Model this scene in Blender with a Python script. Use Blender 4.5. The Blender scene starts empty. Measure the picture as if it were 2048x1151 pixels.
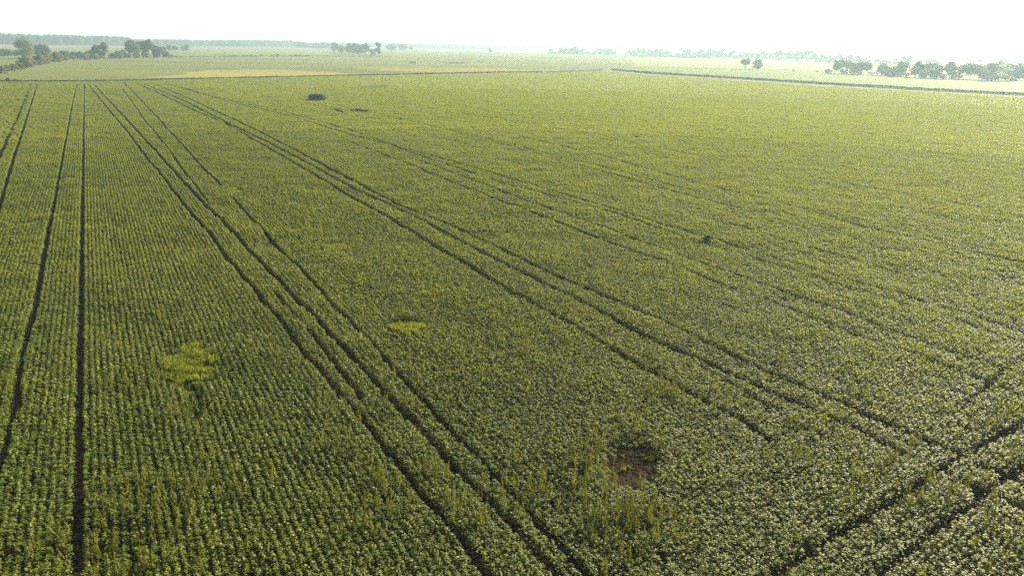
import bpy, bmesh, math, random
import numpy as np
from mathutils import Vector, Matrix

scene = bpy.context.scene
C = scene.collection
R = math.radians

# ------------------------------------------------------------------ camera
CAM_H = 20.5
FPX = 1365.0                       # focal length in pixels of a 2048 px wide frame
ROLL = math.atan(0.0176)
PITCH = math.atan(487.5 * math.cos(ROLL) / FPX)
Fv = Vector((0, math.cos(PITCH), -math.sin(PITCH)))
Uv0 = Vector((0, math.sin(PITCH), math.cos(PITCH)))
Rv0 = Vector((1, 0, 0))
Rv = math.cos(ROLL) * Rv0 + math.sin(ROLL) * Uv0
Uv = -math.sin(ROLL) * Rv0 + math.cos(ROLL) * Uv0
cam_d = bpy.data.cameras.new('camera')
cam = bpy.data.objects.new('camera', cam_d)
C.objects.link(cam)
cam_d.sensor_width = 36.0
cam_d.lens = FPX / 2048 * 36.0
cam_d.clip_start = 0.5
cam_d.clip_end = 60000
M = Matrix(((Rv.x, Uv.x, -Fv.x, 0), (Rv.y, Uv.y, -Fv.y, 0), (Rv.z, Uv.z, -Fv.z, CAM_H), (0, 0, 0, 1)))
cam.matrix_world = M
scene.camera = cam

# ------------------------------------------------------------------ sky, sun, exposure
SUN_AZ, SUN_EL = R(44), R(23)
w = bpy.data.worlds.new('World')
scene.world = w
w.use_nodes = True
nt = w.node_tree
bg = nt.nodes['Background']
sky = nt.nodes.new('ShaderNodeTexSky')
sky.sky_type = 'NISHITA'
sky.sun_disc = False
sky.sun_elevation = SUN_EL
sky.sun_rotation = SUN_AZ
sky.air_density = 1.0
sky.dust_density = 1.5
sky.ozone_density = 1.0
nt.links.new(sky.outputs[0], bg.inputs[0])
bg.inputs[1].default_value = 0.05
# milky white band of morning haze low over the horizon, added to the clear-sky model
tc = nt.nodes.new('ShaderNodeTexCoord')
sx = nt.nodes.new('ShaderNodeSeparateXYZ')
mr = nt.nodes.new('ShaderNodeMapRange')
mr.interpolation_type = 'SMOOTHSTEP'
mr.inputs['From Min'].default_value = 0.05
mr.inputs['From Max'].default_value = 0.15
mr.inputs['To Min'].default_value = 0.5
mr.inputs['To Max'].default_value = 0.0
b2 = nt.nodes.new('ShaderNodeBackground')
b2.inputs[0].default_value = (0.93, 1.0, 1.04, 1)
ash = nt.nodes.new('ShaderNodeAddShader')
nt.links.new(tc.outputs['Generated'], sx.inputs[0])
nt.links.new(sx.outputs[2], mr.inputs[0])
nt.links.new(mr.outputs[0], b2.inputs[1])
nt.links.new(bg.outputs[0], ash.inputs[0])
nt.links.new(b2.outputs[0], ash.inputs[1])
nt.links.new(ash.outputs[0], nt.nodes['World Output'].inputs[0])
sd = bpy.data.lights.new('sun', 'SUN')
sd.energy = 5.0
sd.angle = R(0.5)
sd.color = (1.0, 0.88, 0.64)
sun = bpy.data.objects.new('sun', sd)
C.objects.link(sun)
S = Vector((math.sin(SUN_AZ) * math.cos(SUN_EL), math.cos(SUN_AZ) * math.cos(SUN_EL), math.sin(SUN_EL)))
sun.rotation_euler = S.to_track_quat('Z', 'Y').to_euler()
sun.location = (0, 0, 200)
vs = scene.view_settings
vs.view_transform = 'Standard'
vs.look = 'None'
vs.exposure = 1.58
vs.gamma = 1.0
cy = scene.cycles
cy.max_bounces = 5
cy.diffuse_bounces = 1
cy.glossy_bounces = 2
cy.transmission_bounces = 3
cy.volume_bounces = 0
cy.transparent_max_bounces = 8
cy.use_denoising = False
cy.use_adaptive_sampling = False
cy.sample_clamp_direct = 6
cy.sample_clamp_indirect = 3

# ------------------------------------------------------------------ helpers
def at(x, y, z=0.0):
    """The point at height z that the photograph's pixel (x, y) looks at."""
    d = Fv + Rv * ((x - 1024) / FPX) + Uv * (-(y - 575.5) / FPX)
    t = (z - CAM_H) / d.z
    return Vector((d.x * t, d.y * t, z))

def at_np(p, z=0.0):
    return np.array([list(at(a, b, z))[:2] for a, b in p])

def project(P):
    """numpy (n,3) -> pixels of the 2048 frame and depth"""
    P = P - np.array([0, 0, CAM_H])
    zc = P @ np.array(Fv)
    return 1024 + FPX * (P @ np.array(Rv)) / zc, 575.5 - FPX * (P @ np.array(Uv)) / zc, zc

def hor(x):
    return 88 + 0.0176 * (x - 1024)

def ppm(x, y):
    """photograph pixels per metre for something standing at ground pixel (x, y)"""
    p = at(x, y)
    return FPX / ((p - Vector((0, 0, CAM_H))).dot(Fv))

def tag(o, label=None, cat=None, group=None, kind=None):
    if label: o['label'] = label
    if cat: o['category'] = cat
    if group: o['group'] = group
    if kind: o['kind'] = kind
    return o

def mesh_obj(name, verts, faces, mat, parent=None, link=True, smooth=False):
    me = bpy.data.meshes.new(name)
    me.from_pydata([tuple(v) for v in verts], [], faces)
    if smooth:
        me.polygons.foreach_set('use_smooth', [True] * len(me.polygons))
    me.materials.append(mat)
    o = bpy.data.objects.new(name, me)
    if link: C.objects.link(o)
    if parent: o.parent = parent
    return o

def quads_mesh(name, V, mat, smooth=False):
    """V: (n,4,3) array of quads -> mesh"""
    n = len(V)
    me = bpy.data.meshes.new(name)
    me.vertices.add(n * 4)
    me.vertices.foreach_set('co', V.reshape(-1).astype(np.float32))
    me.loops.add(n * 4)
    me.loops.foreach_set('vertex_index', np.arange(n * 4, dtype=np.int32))
    me.polygons.add(n)
    me.polygons.foreach_set('loop_start', np.arange(0, n * 4, 4, dtype=np.int32))
    me.polygons.foreach_set('loop_total', np.full(n, 4, dtype=np.int32))
    if smooth:
        me.polygons.foreach_set('use_smooth', np.ones(n, dtype=bool))
    me.update(calc_edges=True)
    me.materials.append(mat)
    return me

def empty(name, loc, rz=0):
    o = bpy.data.objects.new(name, None)
    C.objects.link(o)
    o.location = loc
    o.rotation_euler = (0, 0, rz)
    o.empty_display_size = 0.5
    return o

# ------------------------------------------------------------------ materials
def new_mat(name):
    m = bpy.data.materials.new(name)
    m.use_nodes = True
    return m, m.node_tree, m.node_tree.nodes['Principled BSDF']

def N(nt, t, **kw):
    n = nt.nodes.new(t)
    for k, v in kw.items(): setattr(n, k, v)
    return n

def ramp(nt, fac, stops):
    r = N(nt, 'ShaderNodeValToRGB')
    e = r.color_ramp.elements
    while len(e) < len(stops): e.new(0.5)
    for el, (p, c) in zip(e, stops):
        el.position = p
        el.color = (*c, 1)
    nt.links.new(fac, r.inputs[0])
    return r.outputs[0]

def leaf_mat(name, stops, rough=0.45, spec=0.5, trans=0.3, tcol=(0.2, 0.24, 0.02), tint=None):
    m, nt, b = new_mat(name)
    g = N(nt, 'ShaderNodeNewGeometry')
    col = ramp(nt, g.outputs['Random Per Island'], stops)
    if tint:
        a = N(nt, 'ShaderNodeAttribute', attribute_type='INSTANCER', attribute_name='tint')
        mx = N(nt, 'ShaderNodeMix', data_type='RGBA')
        nt.links.new(a.outputs['Fac'], mx.inputs[0])
        nt.links.new(col, mx.inputs[6])
        mx.inputs[7].default_value = (*tint, 1)
        col = mx.outputs[2]
    nt.links.new(col, b.inputs['Base Color'])
    b.inputs['Roughness'].default_value = rough
    b.inputs['Specular IOR Level'].default_value = spec
    t = N(nt, 'ShaderNodeBsdfTranslucent')
    mt = N(nt, 'ShaderNodeMix', data_type='RGBA', blend_type='MIX')
    mt.inputs[0].default_value = 0.6
    nt.links.new(col, mt.inputs[6])
    mt.inputs[7].default_value = (*tcol, 1)
    nt.links.new(mt.outputs[2], t.inputs[0])
    ms = N(nt, 'ShaderNodeMixShader')
    ms.inputs[0].default_value = trans
    nt.links.new(b.outputs[0], ms.inputs[1])
    nt.links.new(t.outputs[0], ms.inputs[2])
    nt.links.new(ms.outputs[0], nt.nodes['Material Output'].inputs[0])
    return m

M_soy = leaf_mat('soy_leaf', [(0, (0.045, 0.080, 0.006)), (0.5, (0.088, 0.132, 0.009)), (1, (0.165, 0.205, 0.018))],
                 rough=0.56, spec=0.46, trans=0.44, tcol=(0.49, 0.54, 0.015), tint=(0.20, 0.212, 0.010))
M_weed = leaf_mat('weed_leaf', [(0, (0.09, 0.105, 0.008)), (0.6, (0.14, 0.15, 0.011)), (1, (0.18, 0.165, 0.014))],
                  rough=0.6, spec=0.25, trans=0.4, tcol=(0.26, 0.26, 0.02), tint=(0.15, 0.17, 0.012))
M_grass = leaf_mat('grass_blade', [(0, (0.11, 0.155, 0.010)), (0.6, (0.175, 0.215, 0.014)), (1, (0.24, 0.25, 0.02))],
                   rough=0.6, spec=0.3, trans=0.4, tcol=(0.36, 0.38, 0.02), tint=(0.09, 0.12, 0.012))
M_crown = leaf_mat('tree_leaf', [(0, (0.036, 0.062, 0.016)), (0.5, (0.060, 0.086, 0.022)), (1, (0.10, 0.115, 0.030))],
                   rough=0.6, spec=0.25, trans=0.25, tcol=(0.14, 0.16, 0.02))
M_crown_pale = leaf_mat('pale_shrub_leaf', [(0, (0.08, 0.10, 0.02)), (0.5, (0.13, 0.14, 0.03)), (1, (0.19, 0.18, 0.05))],
                        rough=0.6, spec=0.25, trans=0.3, tcol=(0.22, 0.22, 0.03))

def simple(name, col, rough=0.8, spec=0.3, nscale=None, amp=0.3, metal=0):
    m, nt, b = new_mat(name)
    b.inputs['Roughness'].default_value = rough
    b.inputs['Specular IOR Level'].default_value = spec
    b.inputs['Metallic'].default_value = metal
    if nscale:
        tc = N(nt, 'ShaderNodeTexCoord')
        nz = N(nt, 'ShaderNodeTexNoise')
        nz.inputs['Scale'].default_value = nscale
        nz.inputs['Detail'].default_value = 6
        nt.links.new(tc.outputs['Object'], nz.inputs['Vector'])
        c = ramp(nt, nz.outputs[0], [(0.3, tuple(x * (1 - amp) for x in col)), (0.7, tuple(x * (1 + amp) for x in col))])
        nt.links.new(c, b.inputs['Base Color'])
    else:
        b.inputs['Base Color'].default_value = (*col, 1)
    return m

M_bark = simple('bark', (0.09, 0.07, 0.05), 0.9, 0.2, 1.5)
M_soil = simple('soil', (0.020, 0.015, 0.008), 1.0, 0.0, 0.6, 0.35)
M_baresoil = simple('bare_soil', (0.044, 0.032, 0.018), 1.0, 0.0, 2.5, 0.6)
M_greysoil = simple('grey_soil', (0.085, 0.072, 0.066), 1.0, 0.0, 0.5, 0.3)
M_road = simple('pale_gravel', (0.22, 0.21, 0.20), 0.95, 0.2, 0.4, 0.15)

def field_mat(name, cols, row_dir=None, streak=0.0):
    """pasture / crop seen from far off: large patches, fine mottling, streaks along one direction"""
    m, nt, b = new_mat(name)
    b.inputs['Roughness'].default_value = 0.85
    b.inputs['Specular IOR Level'].default_value = 0.03
    b.inputs['Sheen Weight'].default_value = 0.0
    b.inputs['Sheen Roughness'].default_value = 0.6
    b.inputs['Sheen Tint'].default_value = (0.8, 0.85, 0.3, 1)
    g = N(nt, 'ShaderNodeNewGeometry')
    mp = N(nt, 'ShaderNodeMapping')
    mp.inputs['Rotation'].default_value = (0, 0, row_dir or 0)
    mp.inputs['Scale'].default_value = (0.25, 1.0, 1.0) if row_dir is not None else (1, 1, 1)
    nt.links.new(g.outputs['Position'], mp.inputs[0])
    n1 = N(nt, 'ShaderNodeTexNoise'); n1.inputs['Scale'].default_value = 0.012; n1.inputs['Detail'].default_value = 5
    n2 = N(nt, 'ShaderNodeTexNoise'); n2.inputs['Scale'].default_value = 0.35; n2.inputs['Detail'].default_value = 6; n2.inputs['Roughness'].default_value = 0.7
    nt.links.new(mp.outputs[0], n1.inputs['Vector'])
    nt.links.new(mp.outputs[0], n2.inputs['Vector'])
    ad = N(nt, 'ShaderNodeMath', operation='MULTIPLY_ADD')
    nt.links.new(n2.outputs[0], ad.inputs[0]); ad.inputs[1].default_value = 0.45
    nt.links.new(n1.outputs[0], ad.inputs[2])
    c = ramp(nt, ad.outputs[0], [(0.5, cols[0]), (0.72, cols[1]), (0.95, cols[2])])
    nt.links.new(c, b.inputs['Base Color'])
    bp = N(nt, 'ShaderNodeBump'); bp.inputs['Strength'].default_value = 0.6; bp.inputs['Distance'].default_value = 0.6
    nt.links.new(n2.outputs[0], bp.inputs['Height'])
    nt.links.new(bp.outputs[0], b.inputs['Normal'])
    return m

# ------------------------------------------------------------------ row directions
VP = (170.4, hor(170.4) + 1e-3)
_d = Fv + Rv * ((VP[0] - 1024) / FPX) + Uv * (-(VP[1] - 575.5) / FPX)
ROW = np.array([_d.x, _d.y]); ROW /= np.linalg.norm(ROW)
PERP = np.array([ROW[1], -ROW[0]])
ROWANG = math.atan2(ROW[1], ROW[0])

# ------------------------------------------------------------------ ground and far fields
M_ground = field_mat('far_pasture', [(0.115, 0.135, 0.034), (0.15, 0.165, 0.042), (0.19, 0.195, 0.056)], ROWANG + 1.2)
GZ = 14000
ground = mesh_obj('ground', [(-GZ, -400, -0.02), (GZ, -400, -0.02), (GZ, GZ, -0.02), (-GZ, GZ, -0.02)], [(0, 1, 2, 3)], M_ground)
tag(ground, kind='structure')

def sheet(name, px, z, mat, wob=0.0, sub=6):
    """a flat sheet on the ground whose outline is given in photograph pixels"""
    P = [at(x, y) for x, y in px]
    rnd = random.Random(len(px) * 7 + int(px[0][0]))
    out = []
    for i, p in enumerate(P):
        q = P[(i + 1) % len(P)]
        for k in range(sub):
            v = p.lerp(q, k / sub)
            out.append((v.x + rnd.uniform(-wob, wob), v.y + rnd.uniform(-wob, wob), z))
    o = mesh_obj(name, out, [tuple(range(len(out)))], mat)
    tag(o, kind='structure')
    return o

# main soil under the crop
FIELD = [(-900, 172), (0, 166.2), (170, 166.2), (400, 160.5), (700, 154), (1020, 147.3), (1085, 147.3), (1205, 145.0), (1300, 152),
         (1400, 158.5), (1640, 174.5), (1850, 187), (2048, 197.5), (2900, 243), (2900, 2300), (-900, 2300)]
def clip_far(px):
    return px
soil = mesh_obj('soil', [tuple(at(x, y, 0.004)) for x, y in FIELD[:14]] + [(420, -60, 0.004), (-420, -60, 0.004)], [tuple(range(16))], M_soil)
tag(soil, kind='structure')

M_yellow = field_mat('yellowing_pasture', [(0.20, 0.195, 0.05), (0.26, 0.24, 0.055), (0.30, 0.265, 0.07)], ROWANG + 1.2)
M_green = field_mat('green_crop_far', [(0.12, 0.165, 0.04), (0.15, 0.19, 0.05), (0.18, 0.205, 0.06)], ROWANG)
M_brown = field_mat('ploughed_far', [(0.19, 0.14, 0.10), (0.23, 0.17, 0.12), (0.26, 0.20, 0.15)], ROWANG)
M_pale = field_mat('pale_stubble_far', [(0.19, 0.20, 0.075), (0.23, 0.23, 0.085), (0.26, 0.255, 0.10)], ROWANG)
sheet('field', [(300, 157), (420, 141), (560, 139), (700, 147), (640, 152), (480, 156)], 0.03, M_yellow, 6)
sheet('field', [(700, 136), (1000, 137.5), (1090, 143), (900, 146), (760, 141)], 0.03, M_yellow, 6)
sheet('field', [(1215, 137.5), (1300, 136.5), (1500, 139.8), (2048, 157), (2400, 170), (2400, 211), (2048, 189), (1640, 167.5), (1400, 152), (1280, 144)], 0.035, M_green, 0)
sheet('field', [(1260, 116), (1600, 121), (1700, 128), (2048, 138), (2048, 154), (1500, 137), (1270, 134)], 0.03, M_pale, 0)
sheet('field', [(360, 95.5), (620, 96.8), (640, 99.5), (360, 98.5)], 0.03, M_brown, 0)
sheet('field', [(0, 90.5), (260, 92.6), (260, 95.5), (0, 94.5)], 0.03, M_brown, 0)
sheet('field', [(850, 99.5), (1090, 100.5), (1090, 107.5), (850, 104)], 0.03, M_brown, 0)
sheet('field', [(380, 100), (640, 101), (660, 110), (380, 110)], 0.03, M_green, 0)

# ------------------------------------------------------------------ tracks through the crop (pixel traces, metres wide)
TR = []
def track(px, hw=0.27, strength=1.0):
    TR.append((at_np(px, 0.25), hw * 0.88, strength))
track([(179,173),(208,210),(228,234),(258,269),(279,298),(298,324),(322,351),(346,383),(369,413),(395,443),(418,468),(450,513),(481,549),(500,571),(526,602),(574,659),(609,709),(652,756),(685,796),(717,835),(749,872),(786,915),(835,981),(855,1007),(896,1050),(939,1102),(967,1142),(1010,1200),(1180,1420)], 0.23)
track([(190,173),(212,197),(239,225),(264,253),(286,277),(312,304),(324,319),(338,335),(353,350),(371,371),(392,392),(412,415),(442,442),(456,458),(480,482),(509,514),(533,537),(565,570),(591,600),(639,648),(674,685),(713,726),(745,761),(780,800),(815,837),(827,849),(873,892),(907,932),(953,981),(1002,1030),(1045,1076),(1103,1145),(1330,1400)], 0.27)
track([(555,590),(590,633),(625,673),(675,735),(725,803)], 0.16)
track([(236,167),(262,203),(284,235),(320,279),(337,300),(355,326),(369,346),(392,375),(415,406)], 0.17)
track([(249,167),(277,197),(313,235),(336,262),(375,302),(403,335),(422,354),(442,374)], 0.22)
track([(464,397),(485,422),(510,446),(526,462),(544,484),(571,512),(598,538),(621,564),(645,590),(665,615),(741,685),(774,722),(826,787),(870,831),(901,866),(939,898),(982,946),(1031,995),(1103,1079),(1200,1190)], 0.21)
track([(274,169),(308,184),(342,200),(375,216),(398,228),(452,250),(518,288),(591,330),(650,365),(700,396),(787,445),(867,493),(922,525),(978,559),(1048,601),(1131,646),(1260,723),(1400,802),(1487,846),(1544,889)], 0.24)
track([(289,170),(322,184),(348,195),(375,207),(398,219),(462,252),(542,290),(608,325),(707,380),(818,431),(922,486),(995,524),(1082,566),(1152,601),(1235,646),(1300,682),(1400,722),(1487,763),(1574,802),(1661,841),(1726,868),(1800,907)], 0.28)
track([(310,170),(375,198),(430,224),(520,266),(608,312),(700,361),(804,417),(909,458),(971,486),(1048,524),(1117,556),(1221,601),(1326,646),(1443,704),(1552,754),(1618,785),(1683,811),(1770,850),(1844,881),(1918,911),(1935,924),(2009,955),(2100,1000)], 0.25)
track([(1400,735),(1487,785),(1565,826)], 0.18)
track([(1909,955),(1974,985),(2048,1022)], 0.2)
track([(330,168),(440,198),(560,224),(700,262),(804,299),(874,316),(978,347),(1048,368),(1152,399),(1256,431),(1400,474),(1504,505),(1626,542),(1713,570),(1782,587),(1852,608),(1984,646),(2048,668),(2300,755)], 0.24)
track([(345,172),(440,201),(560,229),(700,271),(787,295),(874,325),(1013,371),(1082,389),(1134,403),(1221,427),(1332,465),(1400,490),(1504,517),(1581,543),(1678,573),(1754,597),(1817,615),(1921,646),(2048,690)], 0.24)
track([(700,286),(804,326),(908,368),(978,396),(1068,429),(1152,462),(1245,497),(1360,538),(1400,556),(1469,583),(1556,611),(1636,646),(1652,650),(1757,691),(1835,715),(1957,761),(2044,798)], 0.21)
track([(839,323),(988,379),(1047,403),(1152,438),(1256,476),(1343,507),(1400,528),(1504,563),(1594,597),(1664,618),(1748,652),(1835,685),(1900,707),(2009,744),(2100,780)], 0.21)
track([(560,200),(700,224),(839,250),(988,285),(1100,318),(1220,350),(1400,400),(1487,420)], 0.22)
track([(760,230),(1013,288),(1117,316),(1186,330),(1330,370),(1400,388)], 0.22)
track([(1400,437),(1487,458),(1567,486),(1700,522),(1817,556),(1921,587),(2048,618)], 0.22)
track([(1020,270),(1200,312),(1400,370),(1539,403),(1643,431),(1730,458),(1827,479),(2048,531)], 0.24)
track([(1574,413),(1713,441),(1852,476),(2048,517)], 0.22)
track([(900,225),(1180,270),(1400,314),(1574,347),(1678,366),(1747,380),(1886,403),(2048,439)], 0.22, .93)
track([(1040,190),(1300,214),(1504,246),(1700,262),(1900,300),(2048,330)], 0.22, .8)
track([(1150,180),(1400,200),(1600,219),(1800,235),(1920,244),(2048,252)], 0.4)
track([(667, 219.5), (676, 223), (686, 226.8)], 0.75)
# cross tracks by the near headland
track([(2200,770),(2048,846),(1987,881),(1922,915),(1874,946),(1813,989),(1739,1037),(1661,1081),(1574,1137),(1400,1260)], 0.215)
track([(2200,840),(2048,933),(2022,950),(1979,981),(1940,1015),(1879,1059),(1813,1111),(1765,1148),(1650,1250)], 0.215)
track([(2100,690),(2048,722),(2009,744),(1987,765),(1950,795),(1922,820)], 0.18)
# left
track([(153.6,170.5),(143,221),(133.7,277),(126.7,310),(119.6,354),(110,404),(105,429),(91.5,494),(78,565),(69,615),(56,671),(41,745),(40,760),(26,837),(10.5,907),(0,945),(-60,1200)], 0.20)
track([(169,170.5),(168.4,218),(167,277),(167,347),(165,427),(165,449),(163,567),(162,700),(160,785),(158.5,959),(156,1098),(152,1300)], 0.16)
track([(75,172),(63,209),(54,237),(44.6,270),(30.5,310),(16.4,359),(3.5,404),(-20,480),(-90,700)], 0.27)
track([(56,182),(44.6,211),(33,240),(19,268),(0,308),(-40,390)], 0.32)
track([(179,171.3),(205,171.3)], 0.5)

def seg_near(P, pl):
    best = np.full(len(P), 1e9); Q = P.copy()
    for a, b in zip(pl[:-1], pl[1:]):
        ab = b - a
        L2 = max(1e-9, ab @ ab)
        t = np.clip(((P - a) @ ab) / L2, 0, 1)
        c = a + t[:, None] * ab
        d = np.hypot(*(P - c).T)
        m = d < best
        best[m] = d[m]; Q[m] = c[m]
    return best, Q

def seg_dist(P, pl):
    return seg_near(P, pl)[0]

def inside(P, poly):
    x, y = P[:, 0], P[:, 1]
    r = np.zeros(len(P), bool)
    n = len(poly)
    for i in range(n):
        x1, y1 = poly[i]; x2, y2 = poly[(i + 1) % n]
        c = (y1 > y) != (y2 > y)
        with np.errstate(divide='ignore', invalid='ignore'):
            xi = (x2 - x1) * (y - y1) / (y2 - y1) + x1
        r ^= c & (x < xi)
    return r

rng = np.random.default_rng(11)
_perm = rng.random((256, 256))
def vnoise(P, scale):
    """smooth value noise 0..1 on world coordinates"""
    q = P / scale
    i = np.floor(q).astype(int); f = q - i
    f = f * f * (3 - 2 * f)
    a = _perm[i[:, 0] % 256, i[:, 1] % 256]; b = _perm[(i[:, 0] + 1) % 256, i[:, 1] % 256]
    c = _perm[i[:, 0] % 256, (i[:, 1] + 1) % 256]; d = _perm[(i[:, 0] + 1) % 256, (i[:, 1] + 1) % 256]
    return (a * (1 - f[:, 0]) + b * f[:, 0]) * (1 - f[:, 1]) + (c * (1 - f[:, 0]) + d * f[:, 0]) * f[:, 1]

# ------------------------------------------------------------------ patches in the crop (px centre, px half sizes)
def ell(P, cx, cy, rx, ry):
    """elliptic patch given in photograph pixels: <1 inside (measured on the picture of the ground plane)"""
    a = np.array(at(cx, cy, 0.3))[:2]
    X = np.array(at(cx + rx, cy, 0.3))[:2] - a
    Y = np.array(at(cx, cy - ry, 0.3))[:2] - np.array(at(cx, cy + ry, 0.3))[:2]
    Y = Y / 2
    A = np.linalg.inv(np.stack([X, Y], 1))
    q = (P - a) @ A.T
    return np.hypot(q[:, 0], q[:, 1]) + (vnoise(P, 0.9) - 0.5) * 0.35 + (vnoise(P, 0.33) - 0.5) * 0.25
GRASS_PATCH = [(378, 730, 46, 36), (815, 656, 34, 13), (670, 497, 21, 8), (470, 383, 12, 4)]
BARE_PATCH = [(1262, 927, 52, 42)]
FAR_BARE = [(716, 223.5, 24, 4.2)]
WET = [(745, 176, 30, 1.6), (766, 174, 12, 2.2)]

# ------------------------------------------------------------------ scatter machinery (crop, weeds, grass: nobody could count these)
def scatter_group():
    ng = bpy.data.node_groups.new('scatter', 'GeometryNodeTree')
    ng.interface.new_socket('Geometry', in_out='INPUT', socket_type='NodeSocketGeometry')
    cs = ng.interface.new_socket('Collection', in_out='INPUT', socket_type='NodeSocketCollection')
    ng.interface.new_socket('Geometry', in_out='OUTPUT', socket_type='NodeSocketGeometry')
    gi = ng.nodes.new('NodeGroupInput'); go = ng.nodes.new('NodeGroupOutput')
    ci = ng.nodes.new('GeometryNodeCollectionInfo')
    ci.inputs['Separate Children'].default_value = True
    ci.inputs['Reset Children'].default_value = True
    ip = ng.nodes.new('GeometryNodeInstanceOnPoints')
    ip.inputs['Pick Instance'].default_value = True
    def attr(nm, t='FLOAT'):
        n = ng.nodes.new('GeometryNodeInputNamedAttribute'); n.data_type = t; n.inputs['Name'].default_value = nm
        return n.outputs['Attribute']
    cx = ng.nodes.new('ShaderNodeCombineXYZ')
    e2r = ng.nodes.new('FunctionNodeEulerToRotation')
    L = ng.links.new
    L(attr('rot'), cx.inputs[2]); L(cx.outputs[0], e2r.inputs[0]); L(e2r.outputs[0], ip.inputs['Rotation'])
    L(attr('scl', 'FLOAT_VECTOR'), ip.inputs['Scale'])
    L(attr('idx', 'INT'), ip.inputs['Instance Index'])
    L(gi.outputs['Collection'], ci.inputs['Collection'])
    L(ci.outputs[0], ip.inputs['Instance'])
    L(gi.outputs['Geometry'], ip.inputs['Points'])
    L(ip.outputs[0], go.inputs[0])
    return ng, cs.identifier
NG, NG_ID = scatter_group()

def scatter(name, P, rot, scl, idx, tint, meshes, label, cat):
    me = bpy.data.meshes.new(name)
    n = len(P)
    me.vertices.add(n)
    me.vertices.foreach_set('co', P.astype(np.float32).reshape(-1))
    for nm, t, a in (('rot', 'FLOAT', rot), ('idx', 'INT', idx), ('tint', 'FLOAT', tint)):
        at_ = me.attributes.new(nm, t, 'POINT')
        at_.data.foreach_set('value', np.ascontiguousarray(a, dtype=np.int32 if t == 'INT' else np.float32))
    at_ = me.attributes.new('scl', 'FLOAT_VECTOR', 'POINT')
    at_.data.foreach_set('vector', np.ascontiguousarray(scl, dtype=np.float32).reshape(-1))
    o = bpy.data.objects.new(name, me)
    C.objects.link(o)
    col = bpy.data.collections.new(name + '_pieces')
    for k, m in enumerate(meshes):
        col.objects.link(bpy.data.objects.new('%s_piece_%02d' % (name, k), m))
    md = o.modifiers.new('scatter', 'NODES')
    md.node_group = NG
    md[NG_ID] = col
    tag(o, label, cat, kind='stuff')
    return o

def leaf_quads(c, nrm, az, ln, wd, fold=0.15):
    """rhombic leaves: centres (n,3), normals (n,3), azimuth of the tip; kite shape with a slight fold"""
    n = len(c)
    t = np.stack([np.cos(az), np.sin(az), np.zeros(n)], 1)
    t -= nrm * np.sum(t * nrm, 1)[:, None]
    t /= np.linalg.norm(t, axis=1)[:, None]
    s = np.cross(nrm, t)
    ln = ln[:, None]; wd = wd[:, None]
    V = np.empty((n, 4, 3))
    V[:, 0] = c - t * ln * 0.5
    V[:, 1] = c - t * ln * 0.05 + s * wd * 0.5 - nrm * wd * fold
    V[:, 2] = c + t * ln * 0.5 - nrm * ln * fold
    V[:, 3] = c - t * ln * 0.05 - s * wd * 0.5 - nrm * wd * fold
    return V

def soy_piece(seed, L, W, rows, n, leaf, hgt=0.66, deep=0.07, clump=0):
    """a stretch of crop rows: leaves set on a rounded, lumpy ridge over each row"""
    r = np.random.default_rng(seed)
    k = r.integers(0, rows, n)
    x = r.uniform(-L / 2, L / 2, n)
    if clump:                                   # single plants along the row, each a small dome
        x0 = (np.floor((x + L / 2) / clump) + 0.5) * clump - L / 2
        dx = np.clip(r.normal(0, clump * 0.27, n), -clump * 0.7, clump * 0.7)
        pid = ((x0 + L / 2) / clump).astype(int) % 16
        x = x0 + dx
    off = np.clip(r.normal(0, 0.080 if clump else 0.105, n), -0.26, 0.26)
    y = (k - (rows - 1) / 2) * W + off
    npl = max(2, int(L / 0.12))
    ph = r.uniform(0, 6.28, rows)[k]
    lump = 0.11 * np.sin(x / 0.25 * 6.28 + ph) + 0.04 * np.sin(x / 0.61 * 6.28 + 2 * ph)
    top = hgt * (1 - 1.3 * (np.abs(off) / 0.2) ** 2 * 0.42) + lump
    if clump:
        top = hgt * (1 - 0.5 * (off / 0.2) ** 2 * 0.9 - 0.30 * (dx / (clump * 0.5)) ** 2) + r.uniform(-0.11, 0.09, 16)[pid]
        off = off + r.normal(0, 0.022, 16)[pid]; y = (k - (rows - 1) / 2) * W + off
    dep = r.exponential(deep, n)
    z = np.clip(top - dep, 0.06, None)
    tilt = np.abs(r.normal(0.0, 0.5, n)); ta = r.uniform(0, 6.283, n)
    sl = np.array([S.x * ROW[0] + S.y * ROW[1], -S.x * ROW[1] + S.y * ROW[0], S.z])     # leaves turn towards the sun
    nr = np.stack([np.sin(tilt) * np.cos(ta), np.sin(tilt) * np.sin(ta) + off / 0.2 * 0.3, np.cos(tilt)], 1) + sl * 0.4
    nr /= np.linalg.norm(nr, axis=1)[:, None]
    ln = leaf * r.uniform(0.75, 1.25, n)
    return leaf_quads(np.stack([x, y, z], 1), nr, r.uniform(0, 6.283, n), ln, ln * r.uniform(0.6, 0.8, n))

def in_view(P, mx=260, bottom=1420):
    x, y, zc = project(np.c_[P, np.full(len(P), 0.3)])
    ok = (zc > 5) & (x > -mx) & (x < 2048 + mx) & (y < bottom)
    return ok

FIELD_W = np.array([list(at(x, y))[:2] for x, y in FIELD[:14]] + [[420, -60], [-420, -60]])
LEFT_GRASS = at_np([(-700, 171), (66, 168), (62, 185), (30, 262), (0, 330), (-120, 700), (-700, 800)])

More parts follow.
